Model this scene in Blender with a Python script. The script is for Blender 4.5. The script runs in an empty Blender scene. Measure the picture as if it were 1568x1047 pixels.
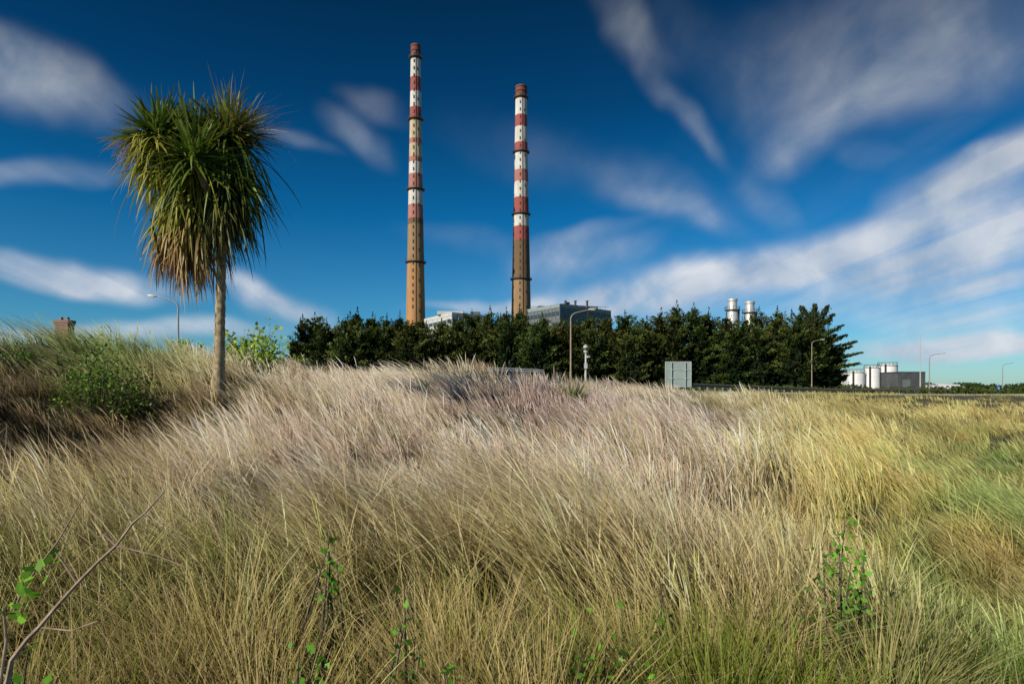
import bpy, math, random
import numpy as np
from mathutils import Vector
random.seed(7); rng=np.random.default_rng(7)
F=958.0; CX=784.0; HY=595.0; EYE=1.7
scene=bpy.context.scene
def X(px,d): return (px-CX)/F*d
def Z(py,d): return EYE+(HY-py)/F*d
def W(px,py,d): return (X(px,d),d,Z(py,d))

# ---------------------------------------------------------------- terrain
ctrl=[]
def C(px,d,z): ctrl.append((X(px,d),d,z))
for px,d,z in [(784,2,0.0),(784,4,.12),(784,7,.5),(784,12,1.0),(760,17,1.42),(700,20,1.72),(780,23,1.58),(780,32,1.75),(780,45,2.05),
  (300,2.5,0.0),(300,5,.3),(250,8,.50),(335,11.5,1.30),(410,13.5,1.55),(450,17,1.88),(550,18.5,1.82),(550,13,1.35),(550,8,.65),
  (0,2.5,.05),(0,5,.4),(60,7.5,.6),(0,12,2.38),(200,13.2,2.25),(100,12.5,2.34),(150,8.6,.62),(230,9.2,.66),(320,16,2.03),(100,20,2.2),(300,30,1.6),(500,32,1.8),(-300,12,2.5),(-300,6,.9),
  (1000,5,.1),(1000,9,.45),(1000,15,.85),(1000,21,1.12),(900,25,1.30),(1000,28,1.25),(1200,31,1.0),(1200,22,.72),(1200,12,.25),(1200,6,.0),
  (1400,36,.98),(1400,24,.55),(1400,12,.05),(1400,5,-.1),(1568,40,.95),(1568,25,.45),(1568,10,-.1),(1568,4,-.2),(1900,8,-.2),(1900,30,.5),
  (1000,45,1.5),(1200,46,1.22),(1400,46,1.2),(1568,48,1.2),(1750,50,1.1),(1500,62,.8),(300,50,1.3),(0,45,1.4),(-400,30,1.6)]:
    C(px,d,z)
ctrl+= [(-8,-5,.2),(0,-5,0),(8,-5,-.2),(-25,5,1.2),(25,0,-.2)]
cp=np.array(ctrl)
def tpsk(r2): return 0.5*r2*np.log(r2+1e-9)
n=len(cp)
d2=((cp[:,None,:2]-cp[None,:,:2])**2).sum(2)
K=tpsk(d2)+np.eye(n)*1.0
P=np.hstack([np.ones((n,1)),cp[:,:2]])
A=np.block([[K,P],[P.T,np.zeros((3,3))]])
sol=np.linalg.solve(A,np.concatenate([cp[:,2],np.zeros(3)]))
def wav(x,y,s,seed):
    r=np.random.default_rng(seed); o=np.zeros_like(x,dtype=float)
    for i in range(7):
        a=r.uniform(0,6.28); f=s*r.uniform(.6,1.8); o+=np.sin((x*np.cos(a)+y*np.sin(a))*f+r.uniform(0,6.28))
    return o/3.2
def terrain(x,y):
    x=np.asarray(x,float); y=np.asarray(y,float)
    sh=x.shape; xf=x.ravel(); yf=y.ravel(); out=np.zeros(xf.size)
    for i in range(0,xf.size,20000):
        xs=xf[i:i+20000]; ys=yf[i:i+20000]
        cx_=np.clip(xs,-45,60); cy_=np.clip(ys,-8,65)
        k=tpsk((cx_[:,None]-cp[None,:,0])**2+(cy_[:,None]-cp[None,:,1])**2)
        z=k@sol[:n]+sol[n]+sol[n+1]*cx_+sol[n+2]*cy_
        r=np.hypot(xs,ys)
        t=np.clip((r-48)/42,0,1); t=t*t*(3-2*t)
        fade=np.clip(1-(r-30)/15,0,1)*np.clip((r-2)/5,0.1,1)
        hum=wav(xs,ys,1.15,3); hum=np.where(hum>0,hum*1.3,hum*.9)
        z=z+fade*(0.19*hum+.08*wav(xs,ys,2.9,4))
        out[i:i+20000]=z*(1-t)+1.0*t
    return out.reshape(sh)
def T(x,y): return float(terrain(np.array([x]),np.array([y]))[0])

# ---------------------------------------------------------------- materials
def newmat(name):
    m=bpy.data.materials.new(name); m.use_nodes=True
    return m,m.node_tree,m.node_tree.nodes["Principled BSDF"]
def noisy(name,c1,c2,scale=3,rough=.8,metal=0,bump=0,stretch=(1,1,1),detail=6):
    m,nt,b=newmat(name)
    tc=nt.nodes.new("ShaderNodeTexCoord"); mp=nt.nodes.new("ShaderNodeMapping"); mp.inputs["Scale"].default_value=stretch
    nz=nt.nodes.new("ShaderNodeTexNoise"); nz.inputs["Scale"].default_value=scale; nz.inputs["Detail"].default_value=detail; nz.inputs["Roughness"].default_value=.65
    cr=nt.nodes.new("ShaderNodeValToRGB"); cr.color_ramp.elements[0].position=.35; cr.color_ramp.elements[1].position=.65
    cr.color_ramp.elements[0].color=(*c1,1); cr.color_ramp.elements[1].color=(*c2,1)
    L=nt.links.new
    L(tc.outputs["Object"],mp.inputs[0]); L(mp.outputs[0],nz.inputs["Vector"]); L(nz.outputs["Fac"],cr.inputs[0]); L(cr.outputs[0],b.inputs["Base Color"])
    b.inputs["Roughness"].default_value=rough; b.inputs["Metallic"].default_value=metal
    if bump:
        bp=nt.nodes.new("ShaderNodeBump"); bp.inputs["Strength"].default_value=bump; L(nz.outputs["Fac"],bp.inputs["Height"]); L(bp.outputs[0],b.inputs["Normal"])
    return m
def leafmat(name,transl=.35,gloss=0.0):
    m=bpy.data.materials.new(name); m.use_nodes=True; nt=m.node_tree; nt.nodes.clear(); L=nt.links.new
    at=nt.nodes.new("ShaderNodeAttribute"); at.attribute_name="Col"
    d=nt.nodes.new("ShaderNodeBsdfDiffuse"); t=nt.nodes.new("ShaderNodeBsdfTranslucent"); mx=nt.nodes.new("ShaderNodeMixShader"); mx.inputs[0].default_value=transl
    o=nt.nodes.new("ShaderNodeOutputMaterial")
    L(at.outputs["Color"],d.inputs[0]); L(at.outputs["Color"],t.inputs[0]); L(d.outputs[0],mx.inputs[1]); L(t.outputs[0],mx.inputs[2])
    if gloss:
        g=nt.nodes.new("ShaderNodeBsdfGlossy"); g.inputs["Roughness"].default_value=.45; g.inputs[0].default_value=(.8,.85,.7,1)
        m2=nt.nodes.new("ShaderNodeMixShader"); m2.inputs[0].default_value=gloss
        L(mx.outputs[0],m2.inputs[1]); L(g.outputs[0],m2.inputs[2]); L(m2.outputs[0],o.inputs[0])
    else: L(mx.outputs[0],o.inputs[0])
    return m

# ---------------------------------------------------------------- mesh helpers
def link(ob):
    scene.collection.objects.link(ob); return ob
def bigmesh(name,verts,faces,cols=None,mat=None,parent=None):
    me=bpy.data.meshes.new(name); verts=np.asarray(verts,np.float32); faces=np.asarray(faces,np.int32)
    k=faces.shape[1]
    me.vertices.add(len(verts)); me.vertices.foreach_set("co",verts.ravel())
    me.loops.add(faces.size); me.loops.foreach_set("vertex_index",faces.ravel())
    me.polygons.add(len(faces)); me.polygons.foreach_set("loop_start",np.arange(0,faces.size,k,dtype=np.int32))
    me.update(calc_edges=True)
    if cols is not None:
        a=me.color_attributes.new("Col","FLOAT_COLOR","POINT")
        c=np.ones((len(verts),4),np.float32); c[:,:3]=cols; a.data.foreach_set("color",c.ravel())
    ob=bpy.data.objects.new(name,me); link(ob)
    if mat: me.materials.append(mat)
    if parent: ob.parent=parent
    return ob
class MB:
    def __init__(s): s.v=[];s.f=[];s.m=[];s.mats=[]
    def mi(s,mat):
        if mat not in s.mats: s.mats.append(mat)
        return s.mats.index(mat)
    def box(s,c,size,mat,rot=0):
        cx,cy,cz=c; sx,sy,sz=[q/2 for q in size]; b=len(s.v); ca,sa=math.cos(rot),math.sin(rot)
        for dz in(-sz,sz):
            for dx,dy in((-sx,-sy),(sx,-sy),(sx,sy),(-sx,sy)):
                s.v.append((cx+dx*ca-dy*sa,cy+dx*sa+dy*ca,cz+dz))
        m=s.mi(mat)
        for f in((3,2,1,0),(4,5,6,7),(0,1,5,4),(1,2,6,5),(2,3,7,6),(3,0,4,7)): s.f.append(tuple(b+i for i in f)); s.m.append(m)
    def prism(s,foot,z0,z1,mat,z1s=None):
        b=len(s.v);k=len(foot);m=s.mi(mat)
        for x,y in foot: s.v.append((x,y,z0))
        for i,(x,y) in enumerate(foot): s.v.append((x,y,z1 if z1s is None else z1s[i]))
        for i in range(k): s.f.append((b+i,b+(i+1)%k,b+k+(i+1)%k,b+k+i)); s.m.append(m)
        s.f.append(tuple(b+k+i for i in range(k))); s.m.append(m)
    def lathe(s,c,prof,seg=24,cap=True):
        b=len(s.v)
        for r,z,_ in [(*q,None)[:3] for q in prof]:
            for i in range(seg):
                a=2*math.pi*i/seg; s.v.append((c[0]+r*math.cos(a),c[1]+r*math.sin(a),c[2]+z))
        for j in range(len(prof)-1):
            m=s.mi(prof[j][2])
            for i in range(seg):
                i2=(i+1)%seg; s.f.append((b+j*seg+i,b+j*seg+i2,b+(j+1)*seg+i2,b+(j+1)*seg+i)); s.m.append(m)
        if cap:
            s.f.append(tuple(b+(len(prof)-1)*seg+i for i in range(seg))); s.m.append(s.mi(prof[-2][2]))
    def tube(s,pts,rad,mat,seg=8):
        pts=[Vector(p) for p in pts]; b=len(s.v); m=s.mi(mat); n=len(pts)
        for i,p in enumerate(pts):
            t=(pts[min(i+1,n-1)]-pts[max(i-1,0)]).normalized()
            u=t.cross(Vector((0,1,0.01))); 
            if u.length<.1: u=t.cross(Vector((1,0,0)))
            u.normalize(); w=t.cross(u)
            r=rad[i] if hasattr(rad,'__len__') else rad
            for k in range(seg):
                a=2*math.pi*k/seg; q=p+u*(r*math.cos(a))+w*(r*math.sin(a)); s.v.append(tuple(q))
        for i in range(n-1):
            for k in range(seg):
                k2=(k+1)%seg; s.f.append((b+i*seg+k,b+i*seg+k2,b+(i+1)*seg+k2,b+(i+1)*seg+k)); s.m.append(m)
        s.f.append(tuple(b+k for k in range(seg))); s.m.append(m)
        s.f.append(tuple(b+(n-1)*seg+k for k in range(seg))[::-1]); s.m.append(m)
    def make(s,name,smooth=False,parent=None):
        me=bpy.data.meshes.new(name); me.from_pydata(s.v,[],s.f)
        for m in s.mats: me.materials.append(m)
        me.polygons.foreach_set("material_index",s.m)
        if smooth:
            me.polygons.foreach_set("use_smooth",[True]*len(s.f))
            me.set_sharp_from_angle(angle=math.radians(35))
        me.update(); ob=bpy.data.objects.new(name,me); link(ob)
        if parent: ob.parent=parent
        return ob

# ---------------------------------------------------------------- ground
def axis(lo,hi,fine0,fine1,step,nout):
    f=np.arange(fine0,fine1+step/2,step)
    a=lo+(fine0-lo)*(1-np.linspace(1,0,nout,endpoint=True)**3)
    b=fine1+(hi-fine1)*np.linspace(0,1,nout)**3
    return np.unique(np.concatenate([a,f,b]).round(4))
gx=axis(-4000,4000,-36,56,.5,30); gy=axis(-3000,6000,-4,66,.45,30)
GX,GY=np.meshgrid(gx,gy); GZ=terrain(GX,GY)
nx,ny=len(gx),len(gy)
idx=np.arange(nx*ny).reshape(ny,nx)
fc=np.stack([idx[:-1,:-1],idx[:-1,1:],idx[1:,1:],idx[1:,:-1]],-1).reshape(-1,4)
gm=noisy("ground_soil_grass",(.03,.035,.013),(.12,.105,.045),2.5,.95,0,.4)
g=bigmesh("ground",np.stack([GX,GY,GZ],-1).reshape(-1,3),fc,None,gm)
g.data.polygons.foreach_set("use_smooth",[True]*len(g.data.polygons))

# ---------------------------------------------------------------- road + kerb
asph=noisy("asphalt",(.04,.04,.042),(.065,.063,.06),6,.9)
conc=noisy("concrete",(.3,.29,.27),(.42,.4,.37),3,.85)
wpaint=noisy("white_road_paint",(.6,.6,.58),(.8,.8,.78),8,.7)
xs=np.linspace(-120,260,300)
def ry(x): return 54+ .08*x + np.where(x>0,.0006*x*x,0)
def strip(name,o0,o1,dz,mat):
    v=[];
    for x in xs:
        zc=max(T(x,float(ry(x))),T(x,float(ry(x))+6),T(x,float(ry(x))-1))+.03
        v.append((x,float(ry(x))+o0,zc+dz)); v.append((x,float(ry(x))+o1,zc+dz))
    f=[(2*i,2*i+2,2*i+3,2*i+1) for i in range(len(xs)-1)]
    return v,f
mb=MB()
v,f=strip("r",0,7,0,asph); b=0; mb.v+=v; mb.f+=f; mb.m+=[mb.mi(asph)]*len(f)
for o in (.2,6.7):
    v,f=strip("r",o,o+.1,.004,wpaint); b=len(mb.v); mb.v+=v; mb.f+=[tuple(b+i for i in q) for q in f]; mb.m+=[mb.mi(wpaint)]*len(f)
v,f=strip("r",3.45,3.55,.004,wpaint); b=len(mb.v); mb.v+=v; f=[q for i,q in enumerate(f) if i%3==0]; mb.f+=[tuple(b+i for i in q) for q in f]; mb.m+=[mb.mi(wpaint)]*len(f)
mb.make("road")
mb=MB()
for o in (-.15,7.0):
    v,f=strip("r",o,o+.15,.12,conc); b=len(mb.v); mb.v+=v; mb.f+=[tuple(b+i for i in q) for q in f]; mb.m+=[mb.mi(conc)]*len(f)
    v2=[(p[0],p[1],p[2]-.4) for p in v]; b2=len(mb.v); mb.v+=v2
    for i in range(len(xs)-1):
        for s_ in (0,1): mb.f.append((b+2*i+s_,b+2*i+2+s_,b2+2*i+2+s_,b2+2*i+s_)); mb.m.append(0)
mb.make("kerb")

# ---------------------------------------------------------------- grass
weeds=[(618,2.4,845,60,170),(950,2.4,862,120,360),(1290,3.5,758,95,460),(45,2.0,858,100,280),(15,1.9,922,110,240),(500,3.0,780,50,120),(480,2.1,945,100,260),(1010,2.0,980,100,200),(290,2.1,960,90,180),(1350,2.1,970,100,200),(1010,3.0,830,50,100),(690,2.1,970,60,100),(150,2.1,970,80,150)]
WP=np.array([(X(p[0],p[1]),p[1]) for p in weeds])
def lerp(a,b,t): return a+(b-a)*t
def sstep(a,b,x):
    t=np.clip((x-a)/(b-a),0,1); return t*t*(3-2*t)
def blades(root,h,phi,bend,w,psi,croot,ctip,K=4,power=1.8,cexp=1.0,plume=False):
    N=len(root); t=np.linspace(0,1,K+1)[None,:]
    hor=h[:,None]*bend[:,None]*t**power
    up=h[:,None]*(t*(1-0.30*np.clip(bend[:,None],0,1.6)*t))
    px=root[:,0,None]+np.cos(phi)[:,None]*hor; py=root[:,1,None]+np.sin(phi)[:,None]*hor; pz=root[:,2,None]+up
    if plume: wp=.16+np.exp(-((t-.78)/.18)**2)*.84; wp=wp*np.where(t>.99,.1,1)
    else: wp=(1-t**2.2*.93)
    ww=w[:,None]*wp*.5
    sx=np.cos(psi)[:,None]*ww; sy=np.sin(psi)[:,None]*ww
    V=np.empty((N,K+1,2,3),np.float32)
    V[:,:,0,0]=px-sx;V[:,:,0,1]=py-sy;V[:,:,0,2]=pz;V[:,:,1,0]=px+sx;V[:,:,1,1]=py+sy;V[:,:,1,2]=pz
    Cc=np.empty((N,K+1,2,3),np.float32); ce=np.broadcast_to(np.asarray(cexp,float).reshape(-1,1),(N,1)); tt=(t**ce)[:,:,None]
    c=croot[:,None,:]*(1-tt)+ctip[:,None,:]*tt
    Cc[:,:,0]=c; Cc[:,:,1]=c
    base=(np.arange(N)*(K+1)*2)[:,None]+(np.arange(K)*2)[None,:]
    Fc=np.stack([base,base+1,base+3,base+2],-1).reshape(-1,4)
    return V.reshape(-1,3),Fc,Cc.reshape(-1,3)
grassmat=leafmat("grass_blades",.38)
def zone_colors(px,d,x,y,n,rt,gt):
    nz=wav(x,y,1.1,11); nz2=wav(x,y,.45,12); nz3=wav(x,y,3.2,13); nz4=wav(x,y,2.0,14)
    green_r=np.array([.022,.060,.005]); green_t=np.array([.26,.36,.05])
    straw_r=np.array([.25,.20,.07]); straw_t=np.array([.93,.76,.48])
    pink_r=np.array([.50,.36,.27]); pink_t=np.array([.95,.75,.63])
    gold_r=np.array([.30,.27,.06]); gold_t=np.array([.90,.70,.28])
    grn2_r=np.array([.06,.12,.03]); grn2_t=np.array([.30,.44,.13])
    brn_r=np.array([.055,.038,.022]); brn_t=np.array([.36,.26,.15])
    def m(a,b,t): return a*(1-t[:,None])+b*t[:,None]
    R=np.tile(straw_r,(n,1)); Tt=np.tile(straw_t,(n,1))
    tp=np.clip(.75+.5*nz2,0,1)*sstep(4.,5.8,d)*(1-sstep(1050,1250,px))*sstep(200,360,px)
    R=m(R,pink_r,tp);Tt=m(Tt,pink_t,tp)
    tg=sstep(1080,1350,px)*sstep(3.2,6.5,d)*.9; R=m(R,gold_r,tg);Tt=m(Tt,gold_t,tg)
    tq=np.clip(nz2*1.2-.1,0,1)*sstep(9,12,d)*(1-sstep(19,24,d))*sstep(450,560,px)*(1-sstep(900,1000,px)); Tt=m(Tt,np.array([.62,.43,.42]),tq*.5); R=m(R,np.array([.18,.11,.10]),tq*.7)
    tf=(1-sstep(3.2,5.4,d+.7*nz)); R=m(R,green_r,tf)  # green foreground roots, kept extra dark to hold the shade between tufts
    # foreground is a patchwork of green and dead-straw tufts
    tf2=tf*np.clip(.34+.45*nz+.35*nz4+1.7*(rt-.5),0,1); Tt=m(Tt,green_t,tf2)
    Tt=m(Tt,Tt*np.array([.86,.80,.62]),1-sstep(2.8,5.0,d))  # near tips dimmed and yellowed; foreground shadow put into the colour
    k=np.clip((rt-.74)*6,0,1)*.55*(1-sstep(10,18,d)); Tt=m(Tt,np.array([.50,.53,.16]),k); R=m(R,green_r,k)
    tr=sstep(1300,1460,px+60*nz)*(1-sstep(13,24,d))*np.clip(.75+.5*nz3,0,1); R=m(R,grn2_r,tr);Tt=m(Tt,grn2_t,tr*.85)
    tl=(1-sstep(240,380,px+60*nz2))*sstep(5.4,7.2,d)*(1-sstep(11,12,d)); R=m(R,brn_r,tl);Tt=m(Tt,brn_t,tl*.8)
    tl=(1-sstep(160,380,px+60*nz))*sstep(10.6,11.8,d); R=m(R,green_r,tl);Tt=m(Tt,np.array([.33,.43,.12]),tl*.8)
    tb=sstep(26,40,d)*np.clip(.5+.6*nz2,0,1); R=m(R,np.array([.08,.11,.03]),tb); Tt=m(Tt,np.array([.36,.38,.12]),tb*.8)
    k=(rng.random(n)<.13)&(d<12); Tt[k]=Tt[k]*np.array([.55,.55,.28])
    v=(1+.17*rng.standard_normal(n)).clip(.5,1.4)*(1+.15*nz3).clip(.6,1.3)*(.70+.55*gt)
    return (R*v[:,None]).clip(0.005,.9),(Tt*v[:,None]).clip(.01,.94)
def field(NT,per,dmin,dmax,expo,hs,K,wk,seed,spread=1.,fan=.22,leanr=.0,cexp=.8,plume=False,uni=.2,gap=0):
    u=rng.random(NT)**expo; d=dmin*(dmax/dmin)**u; px=rng.uniform(-230,1800,NT)
    if gap:
        k=wav(X(px,d),d,2.2,77)>-gap+.25*rng.standard_normal(NT); px=px[k];d=d[k];NT=len(px)
    x=X(px,d); y=d
    rt=rng.random(NT); gt=rng.random(NT); la=rng.uniform(0,6.28,NT); lb=rng.random(NT)*leanr
    nb=np.repeat(np.arange(NT),per); N=len(nb)
    rr=np.sqrt(rng.random(N)); rad=(.04+.014*d[nb])*spread*rr*1.6; ang=rng.uniform(0,6.28,N)
    bx=x[nb]+rad*np.cos(ang); by=y[nb]+rad*np.sin(ang)
    ok=np.hypot(bx,by)>1.45
    bx,by,nb,ang,rr=bx[ok],by[ok],nb[ok],ang[ok],rr[ok]; N=len(bx)
    bz=terrain(bx,by)-.03
    dd=by; pp=bx/np.maximum(by,.5)*F+CX
    hcl=(1+.32*rng.standard_normal(NT)).clip(.4,1.5)[nb]
    hh=hcl*(1+.2*rng.standard_normal(N)).clip(.35,1.5)*(1+.38*wav(bx,by,1.4,21)).clip(.4,1.5)*(1.1-.25*rr)
    hh=hs*np.minimum(hh,1.5)
    hh*=lerp(1,.6,sstep(24,45,dd)); hh*=1-.35*sstep(1300,1550,pp)
    near=np.full(N,9.)
    for wx,wy in WP:
        near=np.minimum(near,np.hypot((bx-wx*.92)/.16,(by-wy*.92)/.28))
    hh*=lerp(.48,1.,sstep(.5,1.2,near))
    wa=math.pi+.1+ .55*wav(bx,by,.4,31)+.30*wav(bx,by,1.2,32)
    wb=(.48+.26*wav(bx,by,.8,33)).clip(.05,1)*lerp(.45,1.,sstep(2.5,6.,dd))
    own=(rng.normal(0,uni,N)+fan)*(.4+.8*rr)
    vx=np.cos(wa)*wb+np.cos(ang)*own+rng.normal(0,uni*.4,N)+np.cos(la[nb])*lb[nb]; vy=np.sin(wa)*wb*.7+np.sin(ang)*own+rng.normal(0,uni*.4,N)+np.sin(la[nb])*lb[nb]
    phi=np.arctan2(vy,vx); bend=np.hypot(vx,vy)
    w=wk*(.0042+.0009*dd)*rng.uniform(.6,1.4,N)
    psi=rng.normal(-.5,.42,N)
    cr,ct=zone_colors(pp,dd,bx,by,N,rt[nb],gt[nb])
    ce=cexp*lerp(1.55,1.,sstep(3,6,dd))
    if plume: ct=(ct*1.1+.05).clip(0,.94); ce=cexp
    root=np.stack([bx,by,bz],-1)
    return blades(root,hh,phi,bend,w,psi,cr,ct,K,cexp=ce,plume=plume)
parts=[]
parts.append(field(2200,18,1.7,30,1.0,.20,3,1.25,1,1.8))
parts.append(field(820,58,1.8,6.5,1.0,.64,6,1.3,2,.55,.40,leanr=.5,uni=.18,cexp=1.0,gap=.22))
parts.append(field(2600,42,4.5,28,1.0,.53,4,.95,3,.70,.22,leanr=.28,uni=.13,gap=.6))
parts.append(field(1300,24,18,75,.9,.42,3,1.1,4))
parts.append(field(4000,8,3.6,24,1.0,.66,6,1.1,5,1.2,.16,leanr=.22,uni=.13,cexp=.5,plume=True,gap=.7))
parts.append(field(1500,4,1.9,8,1.0,.74,6,.55,8,2.5,.3,leanr=.3,cexp=.4))
parts.append(field(800,8,1.8,7,1.0,.62,6,.9,6,2.,.9,leanr=.9,cexp=.3))
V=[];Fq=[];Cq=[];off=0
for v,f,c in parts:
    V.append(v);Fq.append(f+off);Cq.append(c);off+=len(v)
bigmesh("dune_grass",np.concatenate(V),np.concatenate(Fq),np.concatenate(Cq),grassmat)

# ---------------------------------------------------------------- leaf clouds
def leafquads(c,axis_,size,asp,col,jit=.5):
    N=len(c); a=axis_+rng.normal(0,jit,(N,3)); a/=np.linalg.norm(a,axis=1)[:,None]+1e-9
    r=rng.normal(0,1,(N,3)); s=np.cross(a,r); s/=np.linalg.norm(s,axis=1)[:,None]+1e-9
    L=size[:,None]; Wd=L*asp
    V=np.stack([c-a*L*.5, c+s*Wd*.5, c+a*L*.5, c-s*Wd*.5],1)
    Fc=np.arange(N*4).reshape(N,4)
    return V.reshape(-1,3),Fc,np.repeat(col,4,axis=0)
cymat=leafmat("cypress_foliage",.15)
bark=noisy("bark",(.06,.045,.03),(.14,.11,.08),6,.95,0,.6,(1,1,.3))

def cypress(x,y,z0,H,R,lean=0.,dens=1.,openn=0.,pw=.5):
    nb=int(64*dens)
    f=rng.uniform(.02,1,nb)**.9; az=rng.uniform(0,6.28,nb)
    prof=(1-f)**pw*(.7+.55*rng.random(nb))+.05
    ln=R*prof*(1+openn*.5*rng.random(nb))
    rise=rng.uniform(.05,.5,nb)+f*1.1
    P_=[];A_=[];S_=[];Cc=[]
    bonus=rng.uniform(.55,1.45,nb)
    for i in range(nb):
        m=int((28+ln[i]*28)*dens)
        t=rng.random(m)**.6
        dx,dy=math.cos(az[i]),math.sin(az[i])
        droop=.25*ln[i]*t**2*(1-f[i])
        th=(.30+.13*ln[i]*(1-t*.6))*(1-.45*t)
        px_=x+lean*f[i]*H+dx*ln[i]*t+rng.normal(0,1,m)*th*.75
        py_=y+dy*ln[i]*t+rng.normal(0,1,m)*th*.75
        pz_=z0+H*f[i]*.92+rise[i]*ln[i]*t*.8-droop*.3+rng.normal(0,1,m)*th*.42
        P_.append(np.stack([px_,py_,pz_],-1)); 
        A_.append(np.tile([dx,dy,.8],(m,1))); S_.append(rng.uniform(.22,.50,m))
        sh=(.25+.9*t)[:,None]*bonus[i]  # leaves darken towards the trunk; inner-crown shade put into their colour
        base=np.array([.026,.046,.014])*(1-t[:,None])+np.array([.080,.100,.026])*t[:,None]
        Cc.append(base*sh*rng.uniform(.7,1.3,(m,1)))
    for k in range(3):
        m=int(55*dens); t=rng.random(m); ox,oy=(0,0) if k==0 else (rng.normal(0,R*.35),rng.normal(0,R*.35)); hh=H*(1.04 if k==0 else rng.uniform(.86,1.0))
        P_.append(np.stack([x+ox+lean*H+rng.normal(0,1,m)*.28*(1-t)+.04,y+oy+rng.normal(0,1,m)*.28*(1-t),z0+hh-1.9*(1-t)],-1))
        A_.append(np.tile([.1,0,1.],(m,1))); S_.append(rng.uniform(.2,.42,m)); Cc.append(np.tile([.055,.075,.022],(m,1)))
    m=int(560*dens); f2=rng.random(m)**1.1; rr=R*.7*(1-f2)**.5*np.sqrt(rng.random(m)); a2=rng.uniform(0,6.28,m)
    P_.append(np.stack([x+lean*f2*H+rr*np.cos(a2),y+rr*np.sin(a2),z0+H*.88*f2],-1)); A_.append(rng.normal(0,1,(m,3))); S_.append(rng.uniform(.8,1.3,m)); Cc.append(np.tile([.013,.023,.010],(m,1)))  # large dark filler cards inside the crown, coloured as its shaded interior
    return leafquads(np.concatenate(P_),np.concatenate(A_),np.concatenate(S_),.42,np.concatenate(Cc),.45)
prof=[(452,520),(463,486),(482,484),(500,492),(517,508),(532,487),(547,476),(570,483),(592,485),(612,481),(646,489),(676,491),(700,487),(722,478),(750,474),(775,476),(795,473),(830,483),(860,490),(900,482),(930,486),(957,479),(972,498),(990,488),(1012,476),(1036,465),(1062,469),(1085,476),(1112,484),(1140,486),(1162,475),(1190,474),(1222,474),(1242,476),(1258,500),(1272,530)]
pxs=np.array([p[0] for p in prof]); pys=np.array([p[1] for p in prof])
V=[];Fq=[];Cq=[];off=0
trunks=MB()
def addtree(*a,**k):
    global off
    v,f,c=cypress(*a,**k); c=c*rng.uniform(.75,1.25)*np.array([rng.uniform(.85,1.15),1,1]); V.append(v);Fq.append(f+off);Cq.append(c);off+=len(v)
    x,y,z0,H=a[:4]
    trunks.tube([(x,y,z0-.3),(x+k.get('lean',0)*H*.5,y,z0+H*.5),(x+k.get('lean',0)*H,y,z0+H*.92)],[.28,.17,.04],bark,7)
for i,(p,yy) in enumerate(prof):
    d=96+rng.uniform(-4,4); x=X(p,d); z0=T(x,d); top=Z(yy-1,d)
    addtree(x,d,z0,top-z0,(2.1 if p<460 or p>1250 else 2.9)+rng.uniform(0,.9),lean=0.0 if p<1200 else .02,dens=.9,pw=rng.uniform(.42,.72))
for p in np.arange(540,1265,31):
    p=p+rng.uniform(-9,9); d=89+rng.uniform(-3,2); x=X(p,d); z0=T(x,d); yy=np.interp(p,pxs,pys)+rng.uniform(8,30)
    addtree(x,d,z0,Z(yy,d)-z0,3.0+rng.uniform(0,.9),dens=.85,pw=rng.uniform(.4,.65))
for p in np.arange(520,1260,26):
    p=p+rng.uniform(-9,9); d=103+rng.uniform(-3,2); x=X(p,d); z0=T(x,d); yy=np.interp(p,pxs,pys)+rng.uniform(3,12)
    addtree(x,d,z0,Z(yy,d)-z0,3.6,dens=.5,pw=.4)
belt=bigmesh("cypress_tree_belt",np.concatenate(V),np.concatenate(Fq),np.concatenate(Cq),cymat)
trunks.make("trunks",parent=belt)
V=[];Fq=[];Cq=[];off=0
mb=MB()
d=92; x0=X(1246,d); z0=T(x0,d)
mb.tube([(x0,d,z0-.3),(x0+.2,d,z0+5),(x0+.1,d,z0+9.5),(x0-.4,d,z0+12)],[.45,.3,.18,.05],bark,8)
v,f,c=cypress(x0-.3,d,z0,9.6,2.4,dens=.8); V.append(v);Fq.append(f+off);Cq.append(c);off+=len(v)
for (ex,ey,sf) in [(1268,484,.80),(1284,500,.72),(1301,513,.64),(1314,523,.56),(1306,531,.5),(1316,541,.45),(1300,552,.36),(1318,557,.33),(1296,568,.25),(1305,575,.18),(1285,583,.12),(1230,469,.92),(1243,468,.88),(1258,472,.88),(1290,538,.4),(1276,520,.6),(1288,512,.66),(1305,546,.42)]:
    yy=d+rng.uniform(-2.5,2.0); e=Vector((X(ex,d),yy,Z(ey,d))); s=Vector((x0,d,z0+12*sf*.93))
    mid=(s+e)/2+Vector((0,0,-.4)); pts=[s,s.lerp(mid,.6),mid,mid.lerp(e,.6)+Vector((0,0,-.05)),e]
    mb.tube(pts,[.12,.10,.08,.06,.02],bark,5)
    m=460; t=rng.random(m)**.75; s_=np.array(s);m_=np.array(mid);e_=np.array(e)
    q=((1-t)**2)[:,None]*s_+(2*t*(1-t))[:,None]*m_+(t**2)[:,None]*e_
    th=(.8*(1-t*.8)+.10)[:,None]; q=q+rng.normal(0,1,(m,3))*np.array([.55,.7,.24])*th+np.array([0,0,.1])
    col=np.array([.042,.058,.018])*rng.uniform(.5,1.4,(m,1))
    ax=np.tile((e_-s_)/np.linalg.norm(e_-s_)+np.array([0,0,.4]),(m,1))
    v,f,c=leafquads(q,ax,rng.uniform(.25,.55,m),.35,col,.35); V.append(v);Fq.append(f+off);Cq.append(c);off+=len(v)
cy=bigmesh("windswept_cypress_tree",np.concatenate(V),np.concatenate(Fq),np.concatenate(Cq),cymat)
mb.make("trunk_and_limbs",parent=cy)

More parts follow.
